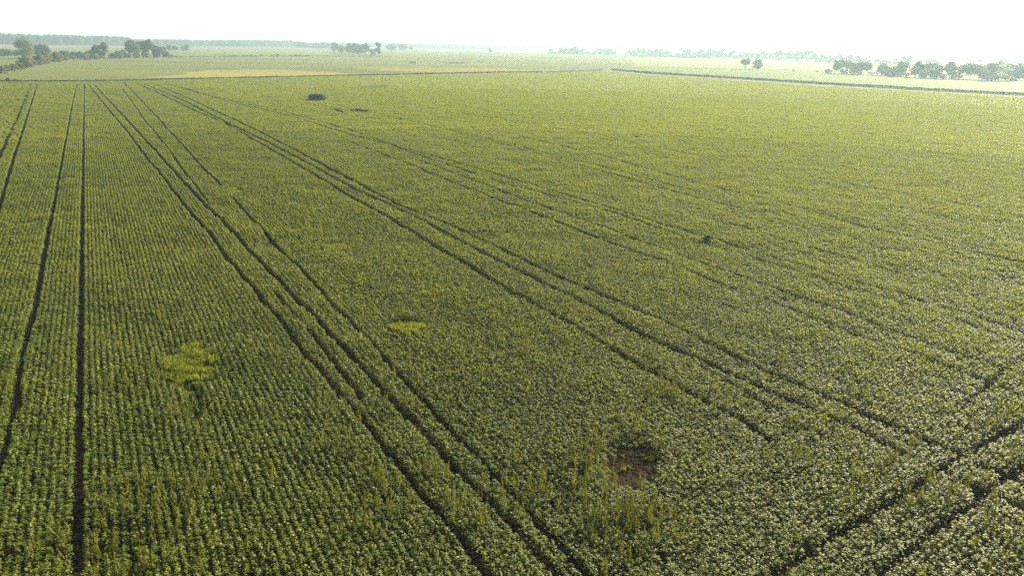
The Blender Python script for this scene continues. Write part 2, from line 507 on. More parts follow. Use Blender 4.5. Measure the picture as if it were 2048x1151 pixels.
def crop_points(L, W, d0, d1):
    R_ = d1 + 5
    u = np.arange(-R_, R_, L); v = np.arange(-R_, R_, W)
    s2 = np.array(at(162, 700, 0.25))[:2] @ PERP
    v = v + (s2 - v[0]) % W
    uu, vv = np.meshgrid(u, v, indexing='ij')
    uu = uu + (np.arange(len(v)) * 0.618 % 1.0)[None, :] * L
    P = uu.reshape(-1, 1) * ROW + vv.reshape(-1, 1) * PERP
    d = np.hypot(P[:, 0], P[:, 1])
    P = P[(d >= d0) & (d < d1) & (P[:, 1] > 5)]
    P = P[in_view(P)]
    return P[inside(P, FIELD_W)]

def crop_filter(P, extra):
    """drop the plants under the wheels, lean the ones beside them aside"""
    P = P.copy()
    ok = np.ones(len(P), bool)
    for ti, (pl, hw, st) in enumerate(TR):
        left = ti < 2 or ti >= len(TR) - 5
        bonus = -0.03 if left else (-0.05 if ti < 6 else 0.045)
        slope = 0.0004 if left or ti < 6 else 0.0008
        d, c = seg_near(P, pl)
        lim = hw + 0.13 + extra + bonus + slope * np.hypot(P[:, 0], P[:, 1]) + (vnoise(P, 1.6) - 0.5) * 0.10
        use = (st > 0.95) | (vnoise(P, 4.0) < 0.2 + 0.65 * st)
        ok &= ~(use & (d < lim * 0.45))
        mv = use & (d < lim) & (d > 0.02)
        P[mv] = c[mv] + (P[mv] - c[mv]) / d[mv][:, None] * lim[mv][:, None]
    for e in GRASS_PATCH + BARE_PATCH + FAR_BARE:
        ok &= ell(P, *e) > 1.0
    lg = inside(P, LEFT_GRASS)
    ok &= ~(lg & (rng.random(len(P)) > 0.12))
    return P[ok]

W0 = 0.345
ROT = ROWANG
def make_crop(name, L, W, rows, d0, d1, n, leaf, extra, nvar, label):
    P = crop_points(L, W, d0, d1)
    P = crop_filter(P, extra)
    m = len(P)
    big = vnoise(P, 34.0) * 0.6 + vnoise(P, 9.0) * 0.4
    small = vnoise(P, 2.6)
    gap = small * 0.6 + vnoise(P, 1.1) * 0.4
    keep = gap > 0.10
    h = 0.68 + 0.36 * small + 0.26 * rng.random(m)
    tint = np.clip((big - 0.42) * 1.5, 0, 0.6) + np.clip(rng.normal(0.0, 0.10, m), 0, 1) + 0.1 * small
    px, py, zc = project(np.c_[P, np.zeros(m)])
    for e in WET:
        inn = ell(P, *e) < 1
        h[inn] *= 0.6; tint[inn] *= 0
    # stunted, thinner stand in the weedy patches near the camera
    thin = np.clip((vnoise(P, 5.5) - 0.62) * 3, 0, 1) * np.clip((py - 650) / 300, 0, 1)
    h *= 1 - 0.22 * thin
    keep &= rng.random(m) > 0.10 * thin
    for e in GRASS_PATCH + BARE_PATCH:
        h *= np.clip((ell(P, *e) - 0.75) / 0.75, 0.35, 1)
    h *= np.clip(ell(P, 388, 805, 26, 40) * 0.8, 0.45, 1)
    P, h, tint = P[keep], h[keep], tint[keep]
    m = len(P)
    meshes = [quads_mesh('%s_%02d' % (name, k), soy_piece(100 + k, L * 1.04, W0, rows, n, leaf, 0.66, 0.115 if d0 < 70 else 0.045, 0.25 if d0 < 160 else 0), M_soy) for k in range(nvar)]
    rot = np.full(m, ROT)
    scl = np.stack([np.ones(m), np.ones(m), h], 1)
    jit = rng.normal(0, 0.024, (m, 2))
    print(name, m)
    return scatter(name, np.c_[P + jit, np.zeros(m)], rot, scl, rng.integers(0, nvar, m), tint, meshes, label, 'crop')

make_crop('soybean_crop', 0.5, W0, 1, 18, 75, 50, 0.110, 0.0, 16, 'leafy green soybean rows nearest the camera, filling the bottom of the field')
make_crop('soybean_crop', 0.75, W0, 1, 75, 170, 84, 0.124, 0.0, 12, 'green soybean rows across the middle of the large field')
make_crop('soybean_crop', 1.0, W0, 1, 170, 330, 58, 0.19, 0.0, 8, 'green soybean rows in the far part of the field, around the dark wagon')
make_crop('soybean_crop', 1.5, W0 * 2, 2, 330, 640, 116, 0.24, 0.05, 8, 'pale hazy soybean canopy along the far edge of the field')

# ------------------------------------------------------------------ weeds
def weed_piece(seed, hgt=0.98, n=84):
    """an upright weed: a few leafy spires rising from one root"""
    r = np.random.default_rng(seed)
    ns = 3 + seed % 3
    Q = []
    for s in range(ns):
        bx, by = r.normal(0, 0.09, 2)
        lx, ly = r.normal(0, 0.10, 2)
        H = hgt * r.uniform(0.65, 1.15)
        k = n // ns
        t = r.uniform(0.3, 1, k) ** 0.8
        rad = 0.13 * (1.12 - t)
        a = r.uniform(0, 6.283, k)
        c = np.stack([bx + lx * t + np.cos(a) * rad * r.uniform(.3, 1, k), by + ly * t + np.sin(a) * rad * r.uniform(.3, 1, k), H * t], 1)
        tl = r.uniform(0.5, 1.35, k)
        nr = np.stack([np.sin(tl) * np.cos(a), np.sin(tl) * np.sin(a), np.cos(tl)], 1)
        ln = r.uniform(0.07, 0.15, k)
        Q.append(leaf_quads(c, nr, a, ln, ln * 0.36))
    return np.concatenate(Q)

def grass_piece(seed, n=60, hgt=0.45, rad=0.28, wd=0.02):
    r = np.random.default_rng(seed)
    a = r.uniform(0, 6.283, n); rr = rad * np.sqrt(r.random(n))
    b = np.stack([rr * np.cos(a), rr * np.sin(a), np.zeros(n)], 1)
    ta = r.uniform(0, 6.283, n); ln = hgt * r.uniform(0.5, 1.1, n); tilt = r.uniform(0.05, 0.75, n)
    tip = b + np.stack([np.sin(tilt) * np.cos(ta), np.sin(tilt) * np.sin(ta), np.cos(tilt)], 1) * ln[:, None]
    mid = (b + tip) / 2 + np.array([0, 0, 0.06])
    sd = np.stack([-np.sin(ta + r.normal(0, .6, n)), np.cos(ta), np.zeros(n)], 1) * wd
    return np.stack([b, mid + sd, tip, mid - sd], 1)

weed_meshes = [quads_mesh('weed_%02d' % k, weed_piece(k), M_weed) for k in range(6)]
NW = 90000
wp = np.stack([rng.uniform(-70, 110, NW), rng.uniform(15, 150, NW)], 1)
wp = wp[in_view(wp)]
wx, wy, _ = project(np.c_[wp, np.zeros(len(wp))])
cl = vnoise(wp, 5.5) * 0.55 + vnoise(wp, 1.7) * 0.45
near = np.clip((wy - 560) / 500, 0, 1)
pr = np.clip((cl - 0.56) * 5, 0, 1) * (0.04 + near ** 1.2) * 1.6
pr += near ** 1.5 * 0.05
for e in BARE_PATCH[:1]:
    q = ell(wp, e[0] - 14, e[1] - 10, e[2] * 1.6, e[3] * 1.4)
    pr += np.where((q < 1), 0.18, 0)
    q2 = ell(wp, e[0], e[1], e[2] * 0.95, e[3] * 1.1)
    pr *= np.where(q2 < 1.1, 0.03, 1)
q = ell(wp, 396, 815, 26, 48); pr += np.where(q < 1, 0.35, 0)
q = ell(wp, 440, 965, 48, 34); pr += np.where(q < 1, 0.25, 0)
q = ell(wp, 868, 985, 22, 18); pr += np.where(q < 1, 0.3, 0)
q = ell(wp, 1188, 905, 34, 36); pr += np.where(q < 1, 0.7, 0)
q = ell(wp, 380, 1110, 60, 40); pr += np.where(q < 1, 0.3, 0)
for e in GRASS_PATCH:
    pr *= np.where(ell(wp, *e) < 1.1, 0.2, 1)
for pl, hw, st in TR:
    d = seg_dist(wp, pl); pr *= np.where(d < 0.5, 0.12, 1)
wp = wp[rng.random(len(wp)) < pr * 0.62]
m = len(wp)
print('weeds', m)
hs = rng.uniform(0.8, 1.35, m)
scatter('weeds', np.c_[wp, np.zeros(m)], rng.uniform(0, 6.28, m), np.stack([hs * 1.0, hs * 1.0, hs], 1), rng.integers(0, 6, m),
        rng.random(m) * 0.8, weed_meshes, 'olive yellow upright weeds poking above the soybeans in the foreground', 'weeds')

grass_meshes = [quads_mesh('grass_%02d' % k, grass_piece(20 + k, 70, 0.72, 0.30, 0.03), M_grass) for k in range(5)]
labels = ['large yellow-green grassy weed patch among the lower left rows', 'oval yellow-green grass patch in the middle of the crop',
          'small faint yellowish grass patch in the crop above the oval one', 'tiny yellow weedy spot beside the twin tractor tracks']
for e, lb in zip(GRASS_PATCH, labels):
    c = np.array(at(e[0], e[1], 0.3))[:2]
    k = ppm(e[0], e[1])
    rx = e[2] / k * 1.6; ry = rx * 6
    n = int(rx * ry * 4 * 20)
    P = c + np.stack([rng.uniform(-rx, rx, n), rng.uniform(-ry, ry, n)], 1)
    el_ = ell(P, *e)
    P = P[(el_ < 1.25) & (rng.random(n) < np.clip(2.2 - 1.7 * el_, 0.1, 1)) & (vnoise(P, 0.7) > 0.22)]
    P = P[:6000]
    m = len(P)
    s = rng.uniform(0.5, 1.05, m) * (0.75 + 0.4 * vnoise(P, 1.0))
    scatter('grass_patch', np.c_[P, np.zeros(m)], rng.uniform(0, 6.28, m), np.stack([s, s, s], 1), rng.integers(0, 5, m),
            np.clip(rng.normal(0.1, 0.25, m) + 0.5 * vnoise(P, 1.2) ** 2, 0, 1), grass_meshes, lb, 'grass')

# rough grass at the left edge of the field
big_grass = [quads_mesh('rough_grass_%02d' % k, grass_piece(40 + k, 70, 0.55, 0.75, 0.06), M_grass) for k in range(5)]
lo, hi = LEFT_GRASS.min(0), LEFT_GRASS.max(0)
n = 90000
P = np.stack([rng.uniform(-260, hi[0], n), rng.uniform(max(lo[1], 15), hi[1], n)], 1)
P = P[inside(P, LEFT_GRASS)]
P = P[in_view(P)]
ok = np.ones(len(P), bool)
for pl, hw, st in TR[-4:]:
    ok &= seg_dist(P, pl) > hw + 0.25
P = P[ok][:40000]
m = len(P)
print('left grass', m)
tn = np.clip(vnoise(P, 16) * 1.4 - 0.5, 0, 1) * 0.6
s = rng.uniform(0.7, 1.2, m)
scatter('rough_grass', np.c_[P, np.zeros(m)], rng.uniform(0, 6.28, m), np.stack([s, s, s * (0.7 + 0.6 * vnoise(P, 4))], 1), rng.integers(0, 5, m), tn,
        big_grass, 'golden olive rough grass along the left edge of the field', 'grass')

# bare soil
BC = np.array(at(1264, 924, 0.0))[:2]
def bare_mesh():
    """lumpy dried soil: a small height field with a ragged rim that dips under the crop"""
    n = 60; rad = 3.2
    V, Fc = [], []
    g = np.linspace(-rad, rad, n)
    XY = np.array([(x, y) for y in g for x in g]) + BC
    z = 0.03 + 0.05 * vnoise(XY, 0.8) + 0.06 * vnoise(XY, 0.22) ** 2
    rr = np.hypot(*(XY - BC).T) / rad
    z = z - np.clip(rr - 0.8, 0, 1) * 0.6
    V = np.c_[XY, z]
    for j in range(n - 1):
        for i in range(n - 1):
            k = j * n + i
            Fc.append((k, k + 1, k + n + 1, k + n))
    return V, Fc
_V, _F = bare_mesh()
tag(mesh_obj('bare_ground', _V, _F, M_baresoil), kind='structure')
def clod_piece(seed):
    r = np.random.default_rng(seed)
    bm = bmesh.new()
    bmesh.ops.create_icosphere(bm, subdivisions=1, radius=0.06)
    for v in bm.verts: v.co *= r.uniform(0.6, 1.3); v.co.z *= 0.6
    me = bpy.data.meshes.new('clod'); bm.to_mesh(me); bm.free(); me.materials.append(M_baresoil)
    return me
cp = BC + rng.normal(0, 1.0, (420, 2)); m = len(cp)
s_ = rng.uniform(0.4, 1.8, m)
scatter('soil_clods', np.c_[cp, np.full(m, 0.08)], rng.uniform(0, 6.28, m), np.stack([s_, s_, s_], 1), rng.integers(0, 4, m), np.zeros(m), [clod_piece(k) for k in range(4)],
        'dry brown clods scattered over the bare spot at lower centre right', 'soil')
tp = BC + rng.normal(0, 1.6, (20, 2)); m = len(tp)
s_ = rng.uniform(0.2, 0.55, m)
scatter('grass_patch', np.c_[tp, np.full(m, 0.05)], rng.uniform(0, 6.28, m), np.stack([s_, s_, s_], 1), rng.integers(0, 5, m), rng.random(m), grass_meshes,
        'sparse grass tufts growing on the bare brown spot', 'grass')
sheet('bare_ground', [(690, 225), (712, 219.5), (738, 223.5), (738, 227.5), (705, 227.8)], 0.010, M_greysoil, 0.3)
sheet('bare_ground', [(885, 126.2), (905, 124.3), (930, 124.6), (930, 127.4), (900, 127.6)], 0.035, M_greysoil, 0.5)

# ------------------------------------------------------------------ road, ditches
def strip(name, px, width, z, mat, off=0.0):
    P = [at(x, y) for x, y in px]
    V, Fc = [], []
    for i, p in enumerate(P):
        a = P[max(0, i - 1)]; b = P[min(len(P) - 1, i + 1)]
        t = (b - a).normalized(); s = Vector((-t.y, t.x, 0))
        V += [p + s * (off + width / 2) + Vector((0, 0, z)), p + s * (off - width / 2) + Vector((0, 0, z))]
        if i: Fc.append((2 * i - 2, 2 * i - 1, 2 * i + 1, 2 * i))
    o = mesh_obj(name, V, Fc, mat)
    return tag(o, kind='structure')
ROADPX = [(1205, 141.5), (1220, 142.2), (1300, 149.4), (1400, 156), (1500, 162.2), (1640, 171.8), (1850, 185), (2048, 195.5), (2400, 214)]
strip('road', ROADPX, 4.5, 0.02, M_road)
strip('track', [(1085, 146.3), (1140, 143.6), (1205, 141.5)], 4.0, 0.02, M_greysoil)

M_bank = leaf_mat('bank_grass', [(0, (0.03, 0.045, 0.012)), (0.5, (0.045, 0.06, 0.016)), (1, (0.07, 0.08, 0.022))], rough=0.7, spec=0.2, trans=0.15, tcol=(0.14, 0.15, 0.02))
def bank(name, px, hgt, wid, per_m, label, seed, blade=0.55):
    """a ditch bank grown over with tall grass and low scrub: a long strip of leaf clumps"""
    r = np.random.default_rng(seed)
    P = at_np(px)
    Q = []
    for a, b in zip(P[:-1], P[1:]):
        L = np.linalg.norm(b - a)
        n = int(L * per_m)
        t = r.random(n)
        d = (b - a) / L; s = np.array([-d[1], d[0]])
        o = np.clip(r.normal(0, 0.4, n), -1, 1)
        xy = a + d * (t * L)[:, None] + s * (o * wid / 2)[:, None]
        lum = 0.8 + 0.35 * vnoise(xy, 4.0)
        z = hgt * lum * (1 - o * o * 0.8) * r.random(n) ** 0.6
        tl = np.abs(r.normal(0.6, 0.5, n)); ta = r.uniform(0, 6.283, n)
        nr = np.stack([np.sin(tl) * np.cos(ta), np.sin(tl) * np.sin(ta), np.cos(tl)], 1)
        ln = blade * r.uniform(0.7, 1.5, n)
        Q.append(leaf_quads(np.c_[xy, z], nr, r.uniform(0, 6.28, n), ln, ln * 0.6))
    me = quads_mesh(name, np.concatenate(Q), M_bank)
    o = bpy.data.objects.new(name, me); C.objects.link(o)
    return tag(o, label, 'ditch bank', kind='stuff')
bank('ditch_grass', [(-300, 166), (0, 163.6), (40, 164.5), (110, 164.3), (170, 164.6), (260, 162.6), (400, 159), (560, 155.5), (700, 152.6), (860, 148.6), (1020, 145.2), (1085, 145.6)], 0.95, 2.2, 50,
     'dark overgrown ditch line between the soybean field and the pasture behind it', 3)
bank('ditch_grass', [(1060, 146), (1085, 147.3), (1120, 151.4), (1160, 156.8), (1195, 162)], 0.8, 2.0, 20,
     'short dark ditch cutting diagonally into the far edge of the crop', 4)
bank('ditch_grass', [(1224, 140.6), (1300, 147.2), (1400, 153.4), (1500, 159.3), (1640, 168.3), (1850, 181.2), (2048, 191.5), (2400, 210)], 1.5, 2.6, 75,
     'dark grassy bank running along the far side of the pale road', 5)
bank('ditch_grass', [(1090, 145.2), (1140, 142.8), (1205, 140.6)], 0.6, 1.5, 12,
     'thin grass verge along the farm track behind the parked car', 6)
bank('ditch_grass', [(330, 114.5), (450, 113.6), (560, 113.2), (690, 113), (780, 114)], 0.9, 2.5, 6,
     'low grass line dividing the pasture from the paler field beyond', 8, 0.9)

# ------------------------------------------------------------------ trees and shrubs
def crown_quads(seed, h, wd, base=0.25, clumps=26, n=1500, leaf=0.5, shape='round', lop=0.0):
    """foliage as many leaf sprays gathered round clump centres that fill an uneven crown volume"""
    r = np.random.default_rng(seed)
    cc = []
    zc = (base + 1) / 2 * h; hz = (1 - base) / 2 * h
    while len(cc) < clumps:
        p = r.uniform(-1, 1, 3)
        q = (np.abs(p) ** 2.7).sum() ** (1 / 2.7)          # fuller than a ball
        if q > 1 or q < 0.3: continue
        x, y, z = p
        if shape == 'umbrella':
            if z < -0.2 and np.hypot(x, y) < 0.5 and r.random() < 0.7: continue
            sx = 1.0
        elif shape == 'column':
            sx = 1.0
        else:
            sx = 1.0 - 0.25 * max(0, z)
        if shape == 'bush': z = abs(z) * 2 - 1 if r.random() < .3 else z
        cc.append((x * wd / 2 * 0.86 * sx + lop * z * wd * .2, y * wd / 2 * 0.86 * sx, zc + z * hz * 0.86))
    cc = np.array(cc)
    rad = r.uniform(0.17, 0.30, clumps) * min(wd, h * 1.1)
    k = r.integers(0, clumps, n)
    d = r.normal(0, 1, (n, 3)); d /= np.linalg.norm(d, axis=1)[:, None]
    rr = rad[k] * r.random(n) ** 0.45
    c = cc[k] + d * rr[:, None] * np.array([1, 1, 0.72])
    c[:, 2] = np.clip(c[:, 2], 0.05, None)
    nr = d + r.normal(0, 0.5, (n, 3)) + np.array([0, 0, 0.35])
    nr /= np.linalg.norm(nr, axis=1)[:, None]
    ln = leaf * r.uniform(0.6, 1.4, n)
    return leaf_quads(c, nr, r.uniform(0, 6.28, n), ln, ln * 0.7), cc

def tube(V, Fc, p, q, r0, r1, seg=6):
    p, q = Vector(p), Vector(q)
    z = (q - p).normalized()
    x = z.orthogonal().normalized(); y = z.cross(x)
    b = len(V)
    for c, rr in ((p, r0), (q, r1)):
        for i in range(seg):
            a = 6.28318 * i / seg
            V.append(c + x * math.cos(a) * rr + y * math.sin(a) * rr)
    for i in range(seg):
        j = (i + 1) % seg
        Fc.append((b + i, b + j, b + seg + j, b + seg + i))
    Fc.append(tuple(range(b + seg, b + 2 * seg)))

def trunk_mesh(seed, h, base, cc, rad):
    r = random.Random(seed)
    V, Fc = [], []
    pts = [Vector((0, 0, -0.1))]
    for i in range(1, 5):
        t = i / 4
        pts.append(Vector((r.uniform(-1, 1) * 0.03 * h * t, r.uniform(-1, 1) * 0.03 * h * t, h * 0.72 * t)))
    for i in range(4):
        tube(V, Fc, pts[i], pts[i + 1], rad * (1.15 - 0.25 * i), rad * (0.9 - 0.25 * i))
    for c in list(cc)[:10]:
        s = pts[1].lerp(pts[3], r.random())
        if c[2] < s.z: s = pts[1]
        tube(V, Fc, s, c, rad * 0.38, rad * 0.1, 5)
    me = bpy.data.meshes.new('trunk')
    me.from_pydata([tuple(v) for v in V], [], Fc)
    me.materials.append(M_bark)
    return me

TREE_N = [0]
def plant(kind, x, base_y, top_y, w_px, label, group=None, shape='round', mat=None, cat=None, n=None, leafpx=1.5, basef=None):
    """a tree or shrub standing at the photograph's ground pixel; size taken from its height and width there"""
    TREE_N[0] += 1
    seed = TREE_N[0]
    p = at(x, base_y)
    k = ppm(x, base_y)
    h = (base_y - top_y) / k; wd = w_px / k
    leaf = max(0.3, leafpx / k)
    tree = kind not in ('shrub',)
    if basef is None:
        basef = {'umbrella': 0.26, 'round': 0.06, 'column': 0.06, 'bush': 0.0, 'open': 0.2}[shape]
    cl = {'umbrella': 34, 'round': 38, 'column': 24, 'bush': 20, 'open': 34}[shape]
    area = w_px * (base_y - top_y)
    n = n or int(np.clip(area * 11.0, 320, 8000))
    V, cc = crown_quads(seed * 13 + 5, h, wd, basef, cl, n, leaf, shape)
    root = empty(kind, p, 0)
    cm = quads_mesh('crown', V, mat or M_crown)
    o = bpy.data.objects.new('crown' if tree else 'foliage', cm); C.objects.link(o); o.parent = root
    if tree or shape == 'bush':
        tm = trunk_mesh(seed, h if tree else h * 0.7, basef, cc, max(0.12, h * 0.022 if tree else h * 0.03))
        o = bpy.data.objects.new('trunk' if tree else 'stem', tm); C.objects.link(o); o.parent = root
    tag(root, label, cat or ('tree' if tree else 'shrub'), group)
    return root

T, B = 'tree', 'shrub'
P_, D_ = M_crown_pale, M_crown
LG = 'trees along the left ditch'
SG = 'shrubs along the left ditch'
# left clump by the field corner
plant(T, 54, 118, 80, 34, 'tall broad sunlit tree, largest of the far left clump', LG, 'round', P_)
plant(T, 86, 116, 89, 27, 'dark green tree right behind the tall sunlit one at far left', LG, 'open', D_)
for a in [(3, 147, 131, 18, 'low golden shrub cut by the left edge of the photo'),
          (16, 144, 129, 20, 'low yellowish shrub second in the line from the left edge'),
          (29, 141, 129, 18, 'low yellow-green shrub third in the line from the left edge'),
          (41, 139, 126, 18, 'yellowish shrub fourth in the line from the left edge'),
          (52, 136, 113, 24, 'rounded leafy shrub in front of the tall sunlit tree'),
          (65, 134, 117, 20, 'leaning sunlit shrub just right of the rounded one under the tall tree'),
          (79, 130, 106, 25, 'big bushy sunlit shrub in front of the dark green tree'),
          (93, 128, 107, 22, 'full sunlit shrub on the right flank of the dark green tree'),
          (117, 124, 104, 19, 'tall pale shrub with a shaded left side, apart to the right of the clump'),
          (131, 121, 110, 13, 'small round shrub right of the tall pale shrub'),
          (145, 119, 111, 11, 'smallest round shrub before the gap in the left hedge')]:
    plant(B, *a[:4], a[4], SG, 'bush', P_)
plant(B, 108, 124, 106, 11, 'narrow dark blue-green shrub left of the tall pale shrub', SG, 'bush', D_)
HG = 'hedge shrubs behind the far left clump'
for x, b, t, w_ in [(5, 112.5, 99, 15), (18, 112.5, 99.5, 15), (31, 112, 102, 14), (42, 112, 101, 12)]:
    plant(B, x, b, t, w_, 'dark hedge shrub in the row left of the tall sunlit tree', HG, 'bush', D_)
for x, b, t, w_ in [(124, 113, 101, 11), (136, 115, 103, 17), (150, 116, 102, 18), (164, 117, 104, 16)]:
    plant(B, x, b, t, w_, 'dark hedge shrub in the row behind the small round shrubs', HG, 'bush', D_)
for a in [(173, 119, 107, 13, 'pale shrub at the left foot of the dark round bush', P_),
          (182, 118, 102, 17, 'dark round blue-green bush left of the two slim trees', D_),
          (194, 119.5, 110, 13, 'small pale shrub below the shorter slim tree', P_),
          (205, 118, 109, 11, 'small pale shrub at the foot of the tallest slim tree', P_),
          (227, 117, 105, 18, 'dark low bush between the slim trees and the umbrella trees', D_),
          (240, 117.5, 103, 18, 'pale rounded shrub beside the dark low bush', P_),
          (248, 116, 101, 13, 'taller pale shrub left of the first umbrella tree', P_),
          (257, 116, 106, 10, 'small shrub touching the first umbrella tree', P_),
          (274, 116, 106, 14, 'grey-green undergrowth bush beneath the first umbrella tree', D_),
          (291, 115, 106, 14, 'low dark bush beneath the second umbrella tree', D_),
          (313, 115, 104, 15, 'dark bush right of the tallest umbrella tree', D_),
          (333, 115.5, 103.5, 16, 'isolated dark bush at the right end of the umbrella trees', D_),
          (344, 115, 110, 9, 'little bush last in the line right of the umbrella trees', D_)]:
    plant(B, *a[:4], a[4], SG, 'bush', a[5])
plant(T, 196, 117, 92, 16, 'shorter slim tree with an open crown in the left middle distance', LG, 'open')
plant(T, 210, 118, 85, 15, 'tallest slim columnar tree standing alone above the left hedge', LG, 'column')
plant(T, 267, 116, 84, 27, 'wide umbrella tree, first of the three tall ones on bare trunks', LG, 'umbrella')
plant(T, 287, 115.5, 83, 18, 'umbrella tree in the middle of the three tall ones', LG, 'umbrella')
plant(T, 299, 115.5, 79.5, 17, 'tallest umbrella tree, third of the three on bare trunks', LG, 'umbrella')
plant(T, 309, 115, 88, 12, 'thin see-through tree just right of the tallest umbrella tree', LG, 'open')
plant(T, 320, 115, 95, 15, 'half-height reddish grey tree right of the thin see-through one', LG, 'umbrella')
plant(T, 329, 113, 94, 9, 'small tree rising behind the half-height reddish grey one', LG, 'umbrella')
for x, t, w_, lb in [(339, 91, 10, 'first of four far small trees in the field right of the umbrella trees'), (351, 93, 13, 'widest of four far small trees in the field right of the umbrella trees'),
                     (367, 93.5, 9, 'shortest of four far small trees in the field right of the umbrella trees'), (374.5, 90, 9, 'tallest of four far small trees, at the right end of their group')]:
    plant(T, x, 103.4, t, w_, lb, 'far small trees in the left field', 'open')
plant(B, 16, 161.5, 155.5, 8, 'dark lone bush on the ditch at the left edge of the photo', None, 'bush', D_)
plant(B, 29, 160.6, 158.2, 4, 'tiny dark bush beside the lone bush on the ditch', None, 'bush', D_)
# low bushes along the field line in the middle distance
LB = 'low bushes along the middle field line'
for x, b, t, w_ in [(353, 114.6, 112.4, 5), (363, 114.5, 112.6, 6), (382, 114.2, 112.7, 5), (450, 114, 111.6, 8), (459, 114, 110.5, 10), (468, 114, 110, 10), (476, 113.8, 111.6, 6), (488, 113.7, 111, 6),
                    (495, 113.7, 111.4, 5), (503, 113.6, 109.8, 8), (512, 113.5, 110.6, 8), (524, 113.4, 108.4, 6), (544, 113.3, 109.8, 4), (555, 113.3, 107.8, 8),
                    (569, 113.3, 112, 3), (582, 113.2, 109.4, 4), (591, 113.2, 109, 10), (600, 113.2, 109.4, 8), (609, 113.2, 110.2, 10), (617, 113.2, 110.6, 7),
                    (655, 113.2, 111.2, 4), (677, 113.2, 111.6, 4), (719, 113.4, 112, 3)]:
    plant(B, x, b, t, w_, 'small dark bush on the line between the pasture and the field beyond', LB, 'bush', D_, leafpx=1.1)
# middle clump
MG = 'trees of the middle clump'
for a in [(670, 105, 85, 14, 'slender pale tree at the left end of the middle clump', 'column'), (683, 106, 92, 15, 'low rounded tree second from the left in the middle clump', 'round'),
          (700, 107.5, 88, 17, 'rounded tree after the notch in the middle clump', 'round'), (713, 108.5, 86.5, 18, 'broad tall tree at the centre of the middle clump', 'round'),
          (724, 109.5, 90, 13, 'slightly lower tree right of the broad central one in the clump', 'round'), (733, 110.5, 87, 14, 'tall loose tree right of centre in the middle clump', 'open'),
          (745, 111.5, 98, 13, 'shortest tree in the dip of the middle clump', 'bush'), (757, 112, 85, 12, 'tall narrow tree closing the right end of the middle clump', 'column')]:
    plant(T, *a[:4], a[4], MG, a[5], D_)
for x, t, w_, lb in [(783, 88, 23, 'wide hazy tree just right of the middle clump'), (806, 88, 20, 'second hazy tree right of the middle clump'), (823, 92, 9, 'small hazy tree ending the row right of the middle clump')]:
    plant(T, x, 101.5, t, w_, lb, 'hazy trees beyond the middle clump', 'round')
plant(T, 980, 105.8, 96.5, 8, 'tiny lone tree standing by itself in the far open field', None, 'round', D_, leafpx=1.1)
plant(B, 998, 106, 104.2, 9, 'faint low bush just right of the tiny lone tree', None, 'bush', D_, leafpx=1.1)
mb = plant(B, 826, 127.5, 122.8, 20, 'dark low dome-shaped bush alone in the pasture', None, 'bush', D_, leafpx=1.0, n=900)
plant(B, 958, 123.3, 121.8, 5, 'little dark bush right of the bare purple-grey patch', None, 'bush', D_, leafpx=0.9)
plant(B, 1089, 136.8, 135.2, 4, 'speck of a bush above the bend of the farm track', None, 'bush', D_, leafpx=0.9)
# weedy lump in the crop
plant(B, 1415, 489, 465, 21, 'dark bushy weed standing on a tractor track in the crop', None, 'bush', D_, leafpx=2.2, n=500)
# belt in the hazy distance, centre right
BG = 'hazy tree belt right of centre'
belt = [(1101, 108, 98.5, 7), (1109, 108.4, 104, 8), (1121, 109, 97, 9), (1130, 109, 95, 11), (1140, 109, 96, 11), (1151, 109.3, 93, 12), (1163, 109.3, 97.5, 12), (1175, 109.5, 102, 10),
        (1187, 109.6, 102, 10), (1198, 109.7, 95.5, 9), (1210, 109.8, 97.5, 12), (1219, 110, 97, 12), (1228, 110, 102, 8)]
for x, b, t, w_ in belt:
    plant(T, x, b, t, w_ * 1.35, 'blue-grey hazy tree in the short belt right of the centre', BG, 'bush', D_, leafpx=1.2)
BG2 = 'long hazy tree belt at the right'
belt2 = [(1252, 111, 105, 7), (1258, 111, 100, 7), (1266, 111.5, 98.5, 9), (1275, 112, 96, 10), (1286, 112.5, 95.5, 11), (1299, 113, 99, 11), (1308, 113, 98, 8), (1319, 113.6, 96, 17), (1336, 114, 98, 12),
         (1355, 115, 104, 9), (1365, 115, 100, 10), (1376, 115.3, 98, 13), (1389, 115.6, 103, 11), (1399, 116, 100, 15), (1412, 116.3, 99, 12), (1422, 116.5, 97, 17), (1436, 117, 102, 12), (1444, 117.2, 98, 10),
         (1457, 117.4, 101, 13), (1466, 117.8, 100, 13), (1482, 118.2, 105, 13), (1495, 118.6, 103.5, 14), (1511, 119, 104.5, 16), (1526, 119.4, 103.5, 14), (1541, 120, 104, 15), (1560, 121, 101, 22),
         (1578, 121.5, 104, 16), (1592, 122, 103, 16), (1613, 123, 100.5, 26), (1630, 124, 107, 14), (1643, 125, 108, 14), (1660, 125.8, 110, 14), (1678, 126.2, 110, 16), (1697, 127, 109.5, 18),
         (1716, 128, 112, 16), (1733, 128.2, 115, 12), (1757, 128.6, 117, 14), (1772, 129, 118, 12), (1789, 129.2, 116, 10), (1806, 129.6, 112, 14), (1818, 129.7, 113, 12), (1841, 129.6, 119, 9), (1856, 130, 119, 16), (1868, 130, 120, 10), (1876, 130, 120, 8)]
for x, b, t, w_ in belt2:
    plant(T, x, b, t, w_ * 1.3, 'pale blue hazy tree in the long belt behind the right-hand fields', BG2, 'bush', D_, leafpx=1.2)
HB = 'faint scrub bushes in front of the long belt'
